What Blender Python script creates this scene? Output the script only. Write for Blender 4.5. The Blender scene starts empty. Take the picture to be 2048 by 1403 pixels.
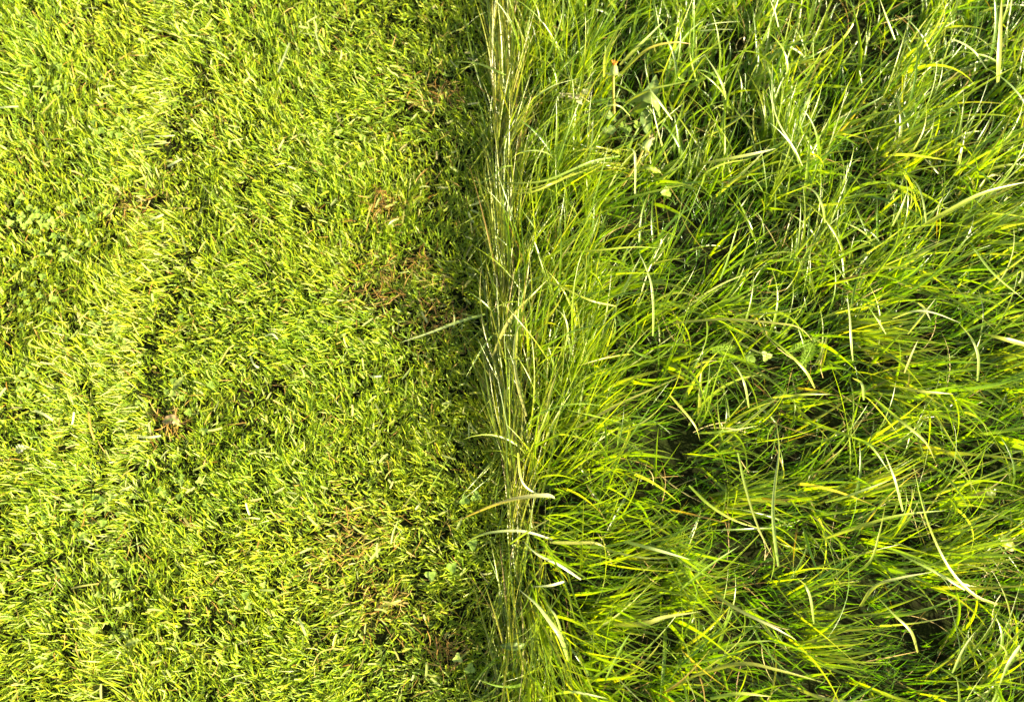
import bpy, math, random
import numpy as np
from mathutils import Vector, Matrix

R = math.radians
rng = np.random.default_rng(11)
random.seed(11)
scene = bpy.context.scene
col = scene.collection

# ------------------------------------------------------------------ camera
W, H, LENS = 2048.0, 1403.0, 35.0
FPX = LENS / 36.0 * W
TILT = R(14.0)
DIST = 1.46
cam_d = bpy.data.cameras.new('camera')
cam_d.lens = LENS
cam_d.sensor_width = 36.0
cam_d.clip_start = 0.05
cam_d.clip_end = 500.0
cam = bpy.data.objects.new('camera', cam_d)
col.objects.link(cam)
cam.location = (0, -DIST * math.sin(TILT), DIST * math.cos(TILT))
cam.rotation_euler = (TILT, 0, 0)
scene.camera = cam
cam_d.dof.use_dof = True
cam_d.dof.focus_distance = 1.37
cam_d.dof.aperture_fstop = 3.2
CAM = np.array(cam.location)
CT, ST = math.cos(TILT), math.sin(TILT)

# ------------------------------------------------------------------ light
SUN_EL, SUN_AZ = R(26.0), R(-16.0)          # azimuth in the XY plane, 0 = +X (right of the frame)
sdir = Vector((math.cos(SUN_EL) * math.cos(SUN_AZ), math.cos(SUN_EL) * math.sin(SUN_AZ), math.sin(SUN_EL)))
sun_d = bpy.data.lights.new('sun', 'SUN')
sun_d.energy = 5.0
sun_d.angle = R(0.55)
sun_d.color = (1.0, 0.89, 0.54)
sun = bpy.data.objects.new('sun', sun_d)
col.objects.link(sun)
sun.rotation_euler = sdir.to_track_quat('Z', 'Y').to_euler()
world = bpy.data.worlds.new('World')
scene.world = world
world.use_nodes = True
wn = world.node_tree
wn.nodes.clear()
sky = wn.nodes.new('ShaderNodeTexSky')
sky.sky_type = 'NISHITA'
sky.sun_disc = False
sky.sun_elevation = SUN_EL
sky.sun_rotation = math.pi / 2 - SUN_AZ
sky.dust_density = 4.0
sky.ozone_density = 0.3
sky.air_density = 0.8
bgn = wn.nodes.new('ShaderNodeBackground')
bgn.inputs['Strength'].default_value = 0.065
wo = wn.nodes.new('ShaderNodeOutputWorld')
wn.links.new(sky.outputs[0], bgn.inputs['Color'])
wn.links.new(bgn.outputs[0], wo.inputs['Surface'])
scene.view_settings.view_transform = 'Standard'
scene.view_settings.look = 'None'
scene.view_settings.gamma = 1.0
scene.view_settings.exposure = 2.3


# ------------------------------------------------------------------ helpers
def P(px, py, z=0.0):
    """photo pixel -> world point at height z"""
    px = np.asarray(px, float); py = np.asarray(py, float); z = np.asarray(z, float)
    u = (px - W / 2) / FPX
    v = (H / 2 - py) / FPX
    dx = u; dy = v * CT + ST; dz = v * ST - CT
    t = (z - CAM[2]) / dz
    return np.stack([CAM[0] + dx * t, CAM[1] + dy * t, z + 0 * t], -1)


def to_px(x, y, z=0.0):
    rx = x - CAM[0]; ry = y - CAM[1]; rz = z - CAM[2]
    yc = ry * CT + rz * ST
    zc = ry * ST - rz * CT
    return W / 2 + FPX * rx / zc, H / 2 - FPX * yc / zc


def noise(x, y, scale, seed):
    g = np.random.default_rng(seed).random((64, 64))
    fx = np.asarray(x) / scale + 100.3; fy = np.asarray(y) / scale + 100.7
    ix = np.floor(fx).astype(int); iy = np.floor(fy).astype(int)
    tx = fx - ix; ty = fy - iy
    tx = tx * tx * (3 - 2 * tx); ty = ty * ty * (3 - 2 * ty)
    a = g[ix % 64, iy % 64]; b = g[(ix + 1) % 64, iy % 64]
    c = g[ix % 64, (iy + 1) % 64]; d = g[(ix + 1) % 64, (iy + 1) % 64]
    return (a * (1 - tx) + b * tx) * (1 - ty) + (c * (1 - tx) + d * tx) * ty


def tag(o, label=None, cat=None, group=None, kind=None):
    if label: o['label'] = label
    if cat: o['category'] = cat
    if group: o['group'] = group
    if kind: o['kind'] = kind
    return o


def mesh_from(name, co, quads, colr=None, mat=None, parent=None, smooth=True):
    me = bpy.data.meshes.new(name)
    nv, nf = len(co), len(quads)
    k = quads.shape[1]
    me.vertices.add(nv)
    me.vertices.foreach_set('co', np.ascontiguousarray(co, dtype=np.float32).ravel())
    me.loops.add(nf * k)
    me.loops.foreach_set('vertex_index', np.ascontiguousarray(quads, dtype=np.int32).ravel())
    me.polygons.add(nf)
    me.polygons.foreach_set('loop_start', np.arange(0, nf * k, k, dtype=np.int32))
    me.polygons.foreach_set('use_smooth', np.full(nf, smooth, dtype=bool))
    if colr is not None:
        a = me.color_attributes.new('tint', 'FLOAT_COLOR', 'POINT')
        c4 = np.ones((nv, 4), dtype=np.float32); c4[:, :3] = colr
        a.data.foreach_set('color', c4.ravel())
    me.update(calc_edges=True)
    if mat: me.materials.append(mat)
    o = bpy.data.objects.new(name, me)
    col.objects.link(o)
    if parent: o.parent = parent
    return o


# ------------------------------------------------------------------ materials
def leaf_material(name, base=None, transl=0.42, gloss=0.6, rough=0.34, stripes=True, ior=1.45):
    m = bpy.data.materials.new(name)
    m.use_nodes = True
    nt = m.node_tree; n = nt.nodes; L = nt.links
    n.clear()
    out = n.new('ShaderNodeOutputMaterial')
    if base is None:
        at = n.new('ShaderNodeAttribute'); at.attribute_name = 'tint'
        cs = at.outputs['Color']
    else:
        rgb = n.new('ShaderNodeRGB'); rgb.outputs[0].default_value = (*base, 1)
        cs = rgb.outputs[0]
    # fine blotches and dust on the leaf
    tc = n.new('ShaderNodeTexCoord')
    nz = n.new('ShaderNodeTexNoise'); nz.inputs['Scale'].default_value = 160.0; nz.inputs['Detail'].default_value = 2.0
    L.new(tc.outputs['Object'], nz.inputs['Vector'])
    mr = n.new('ShaderNodeMapRange')
    mr.inputs['To Min'].default_value = 0.78; mr.inputs['To Max'].default_value = 1.22
    L.new(nz.outputs['Fac'], mr.inputs['Value'])
    vm = n.new('ShaderNodeVectorMath'); vm.operation = 'SCALE'
    L.new(cs, vm.inputs[0]); L.new(mr.outputs[0], vm.inputs['Scale'])
    bp = n.new('ShaderNodeBump'); bp.inputs['Strength'].default_value = 0.25; bp.inputs['Distance'].default_value = 0.0006
    nz2 = n.new('ShaderNodeTexNoise'); nz2.inputs['Scale'].default_value = 700.0
    L.new(tc.outputs['Object'], nz2.inputs['Vector']); L.new(nz2.outputs['Fac'], bp.inputs['Height'])
    df = n.new('ShaderNodeBsdfDiffuse'); tr = n.new('ShaderNodeBsdfTranslucent')
    L.new(vm.outputs[0], df.inputs['Color'])
    # transmitted light through a leaf is yellower and more saturated
    tm = n.new('ShaderNodeVectorMath'); tm.operation = 'MULTIPLY'
    tm.inputs[1].default_value = (1.66, 1.68, 0.08)
    L.new(vm.outputs[0], tm.inputs[0]); L.new(tm.outputs[0], tr.inputs['Color'])
    L.new(bp.outputs[0], df.inputs['Normal'])
    mx = n.new('ShaderNodeMixShader'); mx.inputs['Fac'].default_value = transl
    L.new(df.outputs[0], mx.inputs[1]); L.new(tr.outputs[0], mx.inputs[2])
    gl = n.new('ShaderNodeBsdfGlossy'); gl.inputs['Roughness'].default_value = rough
    gl.inputs['Color'].default_value = (1, 1, 1, 1)
    L.new(bp.outputs[0], gl.inputs['Normal'])
    # a leaf is thin: both faces reflect like the outside of the leaf
    fr = n.new('ShaderNodeFresnel')
    geo = n.new('ShaderNodeNewGeometry')
    ir = n.new('ShaderNodeMapRange')
    ir.inputs['To Min'].default_value = ior; ir.inputs['To Max'].default_value = 1.0 / ior
    L.new(geo.outputs['Backfacing'], ir.inputs['Value']); L.new(ir.outputs[0], fr.inputs['IOR'])
    ml = n.new('ShaderNodeMath'); ml.operation = 'MULTIPLY'; ml.inputs[1].default_value = gloss
    L.new(fr.outputs[0], ml.inputs[0])
    m2 = n.new('ShaderNodeMixShader')
    L.new(ml.outputs[0], m2.inputs['Fac']); L.new(mx.outputs[0], m2.inputs[1]); L.new(gl.outputs[0], m2.inputs[2])
    L.new(m2.outputs[0], out.inputs['Surface'])
    return m


def ground_material():
    m = bpy.data.materials.new('shaded_soil_and_moss')
    m.use_nodes = True
    nt = m.node_tree; n = nt.nodes; L = nt.links
    b = n['Principled BSDF']
    tc = n.new('ShaderNodeTexCoord')
    n1 = n.new('ShaderNodeTexNoise'); n1.inputs['Scale'].default_value = 60.0; n1.inputs['Detail'].default_value = 6.0
    cr = n.new('ShaderNodeValToRGB')
    cr.color_ramp.elements[0].color = (0.008, 0.008, 0.003, 1); cr.color_ramp.elements[0].position = 0.35  # near-black ramp paints in the shade between the grass roots
    cr.color_ramp.elements[1].color = (0.018, 0.026, 0.005, 1); cr.color_ramp.elements[1].position = 0.7
    L.new(tc.outputs['Object'], n1.inputs['Vector']); L.new(n1.outputs['Fac'], cr.inputs['Fac'])
    L.new(cr.outputs[0], b.inputs['Base Color'])
    b.inputs['Roughness'].default_value = 0.95
    b.inputs['Specular IOR Level'].default_value = 0.05
    bp = n.new('ShaderNodeBump'); bp.inputs['Strength'].default_value = 0.8; bp.inputs['Distance'].default_value = 0.006
    L.new(n1.outputs['Fac'], bp.inputs['Height']); L.new(bp.outputs[0], b.inputs['Normal'])
    return m


M_LAWN = leaf_material('lawn_leaf', transl=0.42, gloss=0.50, rough=0.42)
M_LONG = leaf_material('long_leaf', transl=0.54, gloss=1.15, rough=0.32)
M_DRY = leaf_material('dry_straw', transl=0.25, gloss=0.5, rough=0.5)
M_HERO = leaf_material('broad_blade', transl=0.45, gloss=0.9, rough=0.36)
M_CLOVER = leaf_material('clover_leaflet', transl=0.30, gloss=0.6, rough=0.45)
M_BROAD = leaf_material('broad_weed_leaf', transl=0.35, gloss=0.35, rough=0.45)
M_SOIL = ground_material()

# palette, linear reflectance
GREENS = np.array([[0.150, 0.225, 0.005], [0.205, 0.280, 0.004], [0.100, 0.175, 0.005],
                   [0.250, 0.310, 0.005], [0.120, 0.200, 0.010]])
YELLOWS = np.array([[0.29, 0.33, 0.012], [0.32, 0.32, 0.030], [0.25, 0.29, 0.012]])
STRAW = np.array([[0.36, 0.28, 0.08], [0.32, 0.20, 0.05], [0.42, 0.36, 0.15], [0.22, 0.13, 0.035]])
PALE = np.array([[0.36, 0.42, 0.12], [0.42, 0.46, 0.18]])


def pick(pal, n):
    c = pal[rng.integers(0, len(pal), n)]
    d = pal[rng.integers(0, len(pal), n)]
    t = rng.random((n, 1)) * 0.6
    return (c * (1 - t) + d * t) * (0.82 + 0.36 * rng.random((n, 1)))


# ------------------------------------------------------------------ blades, many at a time
def blades(x, y, z0, az, length, inc0, inc1, width, seg=8, lat=0.0, roll=0.0, twist=0.0,
           colr=None, tipcol=None, blunt=False, fold=0.22, power=1.3, flat_floor=0.004):
    n = len(x)
    f = lambda a: np.broadcast_to(np.asarray(a, float), (n,))[:, None]
    s = np.linspace(0, 1, seg + 1)[None, :]
    inc = f(inc0) + (f(inc1) - f(inc0)) * s ** power
    a = f(az) + f(lat) * (s - 0.3)
    d = np.stack([np.sin(inc) * np.cos(a), np.sin(inc) * np.sin(a), np.cos(inc)], -1)
    step = (f(length) / seg)[..., None]
    mid = 0.5 * (d[:, 1:] + d[:, :-1]) * step
    p = np.concatenate([np.zeros((n, 1, 3)), np.cumsum(mid, 1)], 1)
    p[..., 0] += f(x); p[..., 1] += f(y); p[..., 2] += f(z0)
    p[..., 2] = np.maximum(p[..., 2], flat_floor)
    side = np.stack([-np.sin(a), np.cos(a), np.zeros_like(a)], -1)
    nrm = np.cross(d, side)
    rl = f(roll) + f(twist) * s
    cs, sn = np.cos(rl)[..., None], np.sin(rl)[..., None]
    sv = side * cs + nrm * sn
    nv = nrm * cs - side * sn
    if blunt:
        w = f(width) * (0.75 + 0.25 * np.minimum(1, s * 3)) * np.where(s > 0.99, 0.8, 1.0)
    else:
        w = f(width) * (0.55 + 0.45 * np.minimum(1, s * 4)) * np.clip(1 - s ** 2.6, 0.02, 1)
    w = w[..., None]
    L = p - sv * w * 0.5
    Rr = p + sv * w * 0.5
    C = p - nv * w * fold
    co = np.stack([L, C, Rr], 2).reshape(-1, 3)
    base = (np.arange(n) * (seg + 1) * 3)[:, None, None]
    r = (np.arange(seg) * 3)[None, :, None]
    q = np.array([[0, 1, 4, 3], [1, 2, 5, 4]])
    quads = (base[..., None] + r[..., None] + q[None, None]).reshape(-1, 4)
    cc = None
    if colr is not None:
        t = (s ** 2.0)[..., None]
        tip = colr if tipcol is None else tipcol
        cc = colr[:, None, :] * (1 - t) + tip[:, None, :] * t
        cc = np.repeat(cc[:, :, None, :], 3, 2).reshape(-1, 3)
    return co, quads, cc


def join(parts):
    cos, qs, cs, off = [], [], [], 0
    for co, q, c in parts:
        cos.append(co); qs.append(q + off); cs.append(c); off += len(co)
    return np.concatenate(cos), np.concatenate(qs), np.concatenate(cs)


# ------------------------------------------------------------------ layout fields
EDGE_PY = np.array([-400, 0, 120, 250, 400, 600, 800, 950, 1080, 1200, 1403, 1800], float)
EDGE_PX = np.array([1015, 1005, 985, 985, 985, 985, 992, 1012, 1008, 1000, 1005, 1000], float)


def edge_x(y):
    """world x of the mown edge at world y"""
    q = P(EDGE_PX, EDGE_PY, 0.0)
    o = np.argsort(q[:, 1])
    return np.interp(y, q[o, 1], q[o, 0]) + 0.010 * (noise(np.asarray(y) * 0, y, .06, 71) - .5) * 2 + 0.007 * (noise(np.asarray(y) * 0, y, .02, 72) - .5) * 2


FLOW = [(1050, 50, 84), (1150, 100, 78), (1250, 60, 75), (1400, 100, 80), (1550, 100, 85), (1750, 80, 30),
        (1900, 60, 55), (2000, 200, 50), (1100, 250, 60), (1300, 250, 70), (1500, 250, 76), (1650, 250, 50),
        (1850, 250, 35), (1080, 350, 35), (1200, 330, 20), (1400, 400, 55), (1600, 420, 60), (1800, 400, 40),
        (2000, 450, 25), (1100, 480, 65), (1200, 520, 40), (1400, 560, 40), (1600, 560, 50), (1800, 560, 35),
        (2000, 520, 10), (1080, 650, 70), (1200, 650, 40), (1350, 640, 10), (1500, 650, 5), (1700, 700, 30),
        (1850, 740, -10), (2000, 700, 0), (1080, 800, 75), (1200, 800, 30), (1400, 850, 15), (1600, 850, 20),
        (1850, 850, -35), (2000, 850, 0), (1200, 1000, 10), (1400, 1000, -10), (1600, 1000, 8), (1800, 1000, 15),
        (2000, 1000, 10), (1060, 1200, -80), (1200, 1150, 15), (1400, 1200, -20), (1600, 1200, 0), (1800, 1200, -5),
        (2000, 1150, 15), (1080, 1350, -80), (1200, 1350, 0), (1400, 1330, 0), (1600, 1330, -10), (1800, 1350, 12),
        (2000, 1350, 60)]
fp = np.array(FLOW, float)
fw = P(fp[:, 0], fp[:, 1], 0.04)


def flow_angle(x, y):
    d2 = (x[:, None] - fw[None, :, 0]) ** 2 + (y[:, None] - fw[None, :, 1]) ** 2
    w = 1.0 / (d2 + 0.0008) ** 1.6
    a = np.radians(fp[:, 2])
    return np.arctan2((w * np.sin(a)).sum(1), (w * np.cos(a)).sum(1))


# dark pockets in the long grass where the growth is thin (photo pixels, radius)
GAPS = [(1270, 260, 75), (1235, 165, 38), (1150, 200, 34), (1730, 60, 90), (1420, 60, 40), (1330, 445, 70), (1230, 200, 45), (1440, 520, 45), (1950, 270, 60), (1345, 880, 70),
        (1500, 740, 60), (1770, 640, 60), (1640, 820, 50), (1250, 960, 45), (1150, 1110, 45), (1420, 1230, 60),
        (1840, 1230, 80), (1620, 1120, 40), (1700, 1240, 60), (1280, 1290, 60), (1130, 1330, 30), (1640, 1370, 60),
        (1950, 930, 60), (1850, 950, 50), (1380, 700, 40), (1500, 930, 40), (1560, 170, 30), (1480, 90, 40)]


def gap_keep(x, y):
    k = np.ones(len(x))
    for px, py, r in GAPS:
        c = P(px, py, 0.03); rr = r * 0.00073
        d = np.hypot(x - c[0], y - c[1]) / rr
        k = np.minimum(k, np.clip(0.06 + 0.94 * (d - 0.45) / 0.8, 0.06, 1))
    return k


BROWN = [(270, 420, 42), (760, 575, 55), (880, 640, 60), (830, 535, 40), (700, 1080, 60), (340, 850, 30), (770, 1215, 50), (890, 1290, 45),
         (870, 190, 40), (770, 420, 30)]


def brown(x, y):
    k = np.zeros(len(x))
    for px, py, r in BROWN:
        c = P(px, py, 0.0); rr = r * 0.00073
        k = np.maximum(k, np.exp(-((x - c[0]) ** 2 + (y - c[1]) ** 2) / (rr * rr)))
    return k


XMIN, XMAX, YMIN, YMAX = -1.25, 1.30, -0.90, 1.10


def scatter(n, x0, x1, y0, y1):
    return x0 + (x1 - x0) * rng.random(n), y0 + (y1 - y0) * rng.random(n)


def in_view(x, y, m=90):
    px, py = to_px(x, y)
    return (px > -m) & (px < W + m) & (py > -m) & (py < H + m)


# ------------------------------------------------------------------ ground
gx = np.linspace(XMIN - 0.1, XMAX + 0.1, 90); gy = np.linspace(YMIN - 0.1, YMAX + 0.1, 70)
GX, GY = np.meshgrid(gx, gy)
GZ = -0.006 + 0.010 * (noise(GX, GY, 0.09, 3) - 0.5) + 0.006 * (noise(GX, GY, 0.03, 4) - 0.5)
GZ = np.minimum(GZ, 0.0)
border = (GX <= gx[0] + 1e-6) | (GX >= gx[-1] - 1e-6) | (GY <= gy[0] + 1e-6) | (GY >= gy[-1] - 1e-6)
GZ[border] = -0.004
co = np.stack([GX, GY, GZ], -1).reshape(-1, 3)
ii = np.arange(len(gx) * len(gy)).reshape(len(gy), len(gx))
q = np.stack([ii[:-1, :-1], ii[:-1, 1:], ii[1:, 1:], ii[1:, :-1]], -1).reshape(-1, 4)
# apron that carries the same sheet out to the horizon
B = 150.0
x0, x1, y0, y1 = gx[0], gx[-1], gy[0], gy[-1]
nb = len(co)
ring = np.array([[x0, y0, -.004], [x1, y0, -.004], [x1, y1, -.004], [x0, y1, -.004],
                 [-B, -B, -.004], [B, -B, -.004], [B, B, -.004], [-B, B, -.004]])
co = np.concatenate([co, ring])
q = np.concatenate([q, nb + np.array([[0, 4, 5, 1], [1, 5, 6, 2], [2, 6, 7, 3], [3, 7, 4, 0]])])
q[-4:] = q[-4:]
ground = mesh_from('ground', co, q, mat=M_SOIL)
tag(ground, 'soil showing in gaps between the grass roots, shade put into its dark colour', 'ground', kind='structure')

# ------------------------------------------------------------------ mown lawn
def lawn():
    parts = []
    # tufts: blades share a root area and fan outward
    nt = 44000
    tx, ty = scatter(nt, XMIN, 0.12, YMIN, YMAX)
    ok = tx < edge_x(ty) + 0.03
    ok &= in_view(tx, ty, 140) | (rng.random(nt) < 0.55)
    ok &= rng.random(nt) < 1 - 0.42 * brown(tx, ty)
    ok &= rng.random(nt) < 0.55 + 0.75 * noise(tx, ty, 0.035, 8)
    tx, ty = tx[ok], ty[ok]
    k = rng.integers(4, 9, len(tx))
    idx = np.repeat(np.arange(len(tx)), k)
    n = len(idx)
    x = tx[idx] + rng.normal(0, 0.0045, n); y = ty[idx] + rng.normal(0, 0.0045, n)
    px, py = to_px(x, y)
    # common lean: the mower and feet pushed the growth in bands
    ang = R(125) + 1.6 * (noise(x, y, 0.16, 21) - 0.5) * 2 + 0.9 * (noise(x, y, 0.05, 22) - 0.5) * 2
    trough = 388 - 0.09 * (py - 200) + 17 * np.sin(py / 62.0) + 60 * (noise(x * 0, y, .08, 62) - .5)
    left_band = np.exp(-((px - (trough - 70)) / 48.0) ** 2) * np.clip(.15 + 1.5 * noise(x, y, .075, 61), 0, 1.2)
    left_band = np.clip(left_band + .7 * np.exp(-((px - 120 - 0.15 * (py - 700)) / 50.0) ** 2) * np.clip((py - 620) / 120, 0, 1) * np.clip((1100 - py) / 150, 0, 1), 0, 1)
    in_tr = np.exp(-((px - trough) / 24.0) ** 2) * np.clip((py - 60) / 100, 0, 1) * np.clip((1000 - py) / 200, 0, 1) * np.clip(.35 + 1.8 * noise(x, y, .06, 63), 0, 1.3)
    in_tr = np.clip(in_tr + np.exp(-((px - 188 - 0.12 * (py - 700)) / 18.0) ** 2) * np.clip((py - 680) / 100, 0, 1) * np.clip((1300 - py) / 150, 0, 1), 0, 1)
    ang = ang * (1 - left_band) + R(190) * left_band
    lean = 0.42 + 0.35 * noise(x, y, 0.07, 23) + 0.55 * left_band - 0.50 * in_tr
    tuft_az = rng.random(len(tx))[idx] * 2 * math.pi
    az = np.arctan2(np.sin(ang) * lean + 0.40 * np.sin(tuft_az) + rng.normal(0, .48, n),
                    np.cos(ang) * lean + 0.40 * np.cos(tuft_az) + rng.normal(0, .48, n))
    inc0 = np.clip(0.15 + 0.45 * lean + rng.normal(0, .18, n), 0.02, 1.3)
    inc1 = np.clip(inc0 + 0.25 + 0.5 * lean + rng.normal(0, .3, n), 0.1, 1.75)
    hgt = 0.75 + 0.55 * noise(x, y, 0.055, 24) + 0.22 * left_band - 0.34 * in_tr
    length = 0.0205 * np.maximum(hgt, .35) * (0.4 + 1.0 * rng.random(n))
    length *= 1 - 0.35 * brown(x, y)
    width = 0.0011 + 0.0015 * rng.random(n) ** 1.6
    c = pick(GREENS, n) * np.array([1.34, 1.30, 2.2])
    u = rng.random(n)
    by = brown(x, y)
    yl = u < 0.03 + 0.20 * by + 0.06 * noise(x, y, 0.1, 25)
    c[yl] = pick(YELLOWS, yl.sum())
    pl = rng.random(n) < 0.05 + 0.16 * left_band  # more pale blades on the leaning band paint its brighter reflection
    c[pl] = pick(PALE, pl.sum())
    st = rng.random(n) < 0.012 + 0.16 * by
    c[st] = pick(STRAW, st.sum())
    hue = noise(x, y, 0.12, 26)[:, None]
    c = c * (np.array([0.88, 0.96, 1.0]) * (1 - hue) + np.array([1.10, 1.05, 0.95]) * hue)
    tip = c * np.array([1.15, 1.05, 1.0]) + np.array([0.012, 0.012, 0.001])
    blunt = rng.random(n) < 0.4
    for b in (True, False):
        s = blunt == b
        parts.append(blades(x[s], y[s], -0.004, az[s], length[s] * (1.0 if b else 1.12), inc0[s], inc1[s], width[s], seg=4,
                            lat=rng.normal(0, .35, s.sum()), roll=rng.normal(0, .5, s.sum()),
                            twist=rng.normal(0, .7, s.sum()), colr=c[s], tipcol=tip[s], blunt=b, fold=0.16))
    co, q, cc = join(parts)
    o = mesh_from('mown_grass', co, q, cc, M_LAWN)
    tag(o, 'short bright mown lawn grass covering the left half', 'mown grass', kind='stuff')

    # fine moss-green undergrowth that fills between the tufts
    n = 90000
    x, y = scatter(n, XMIN, 0.08, YMIN, YMAX)
    ok = (x < edge_x(y) + 0.02) & (rng.random(n) < 1 - 0.5 * brown(x, y)) & (in_view(x, y) | (rng.random(n) < .4))
    x, y = x[ok], y[ok]; n = len(x)
    c = pick(GREENS, n)
    s = rng.random(n) < .12
    c[s] = pick(YELLOWS, s.sum())
    co, q, cc = blades(x, y, -0.005, rng.random(n) * 6.283, 0.008 + 0.008 * rng.random(n), rng.random(n) * 1.1,
                       0.6 + rng.random(n) * 1.0, 0.0012 + 0.0008 * rng.random(n), seg=2, roll=rng.normal(0, .6, n), colr=c, fold=.1)
    o = mesh_from('lawn_undergrowth', co, q, cc, M_LAWN)
    tag(o, 'fine low green growth between the mown grass tufts', 'undergrowth', kind='stuff')

    # dead thatch lying on the soil
    n = 15000
    x, y = scatter(n, XMIN, 0.10, YMIN, YMAX)
    bw = brown(x, y)
    ok = (x < edge_x(y) + 0.03) & (rng.random(n) < 0.22 + 0.6 * bw)
    x, y, bw = x[ok], y[ok], bw[ok]; n = len(x)
    nb_ = 420
    ci = rng.integers(0, len(BROWN), nb_)
    B_ = np.array(BROWN, float)[ci]
    cw = P(B_[:, 0], B_[:, 1], 0)
    x = np.concatenate([x, cw[:, 0] + rng.normal(0, 1, nb_) * B_[:, 2] * .00045])
    y = np.concatenate([y, cw[:, 1] + rng.normal(0, 1, nb_) * B_[:, 2] * .00045])
    n = len(x)
    co, q, cc = blades(x, y, 0.002 + 0.012 * rng.random(n), rng.random(n) * 6.283, 0.012 + 0.022 * rng.random(n),
                       1.35 + rng.normal(0, .15, n), 1.6 + rng.normal(0, .15, n), 0.0008 + 0.0010 * rng.random(n), seg=3,
                       lat=rng.normal(0, .7, n), roll=rng.normal(0, .7, n), colr=pick(STRAW, n) * np.array([.85, .72, .5]), fold=.1)
    o = mesh_from('dead_thatch', co, q, cc, M_DRY)
    tag(o, 'dry orange brown thatch in the bare patches of the mown lawn', 'thatch', kind='stuff')


lawn()


# ------------------------------------------------------------------ long grass
TUFTS = [(1690, 665, -10, 13, 50, .13, .3), (1750, 770, -27, 13, 45, .115, .3), (1975, 730, 3, 15, 35, .12, .4), (1250, 325, 192, 7, 16, .115, .8),
         (1555, 345, 90, 9, 45, .12, .1), (1590, 1290, 4, 11, 30, .12, .2), (1135, 760, 66, 13, 40, .11, .3), (1100, 880, 74, 12, 35, .11, .3),
         (1850, 1130, 12, 10, 40, .125, .3), (1250, 1110, 14, 12, 30, .12, .2), (1750, 300, 38, 12, 45, .12, .1), (1620, 520, 58, 12, 40, .11, .1),
         (1420, 1010, 8, 10, 35, .13, .2), (1180, 1240, 15, 12, 30, .12, .2), (1060, 1210, -82, 7, 30, .13, .1), (1380, 380, 62, 14, 35, .1, .1),
         (1900, 480, 32, 10, 35, .12, .3), (1330, 1180, 25, 12, 25, .11, .2), (1680, 1000, 10, 9, 30, .13, .3), (1150, 330, 78, 12, 40, .09, .1)]


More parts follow.
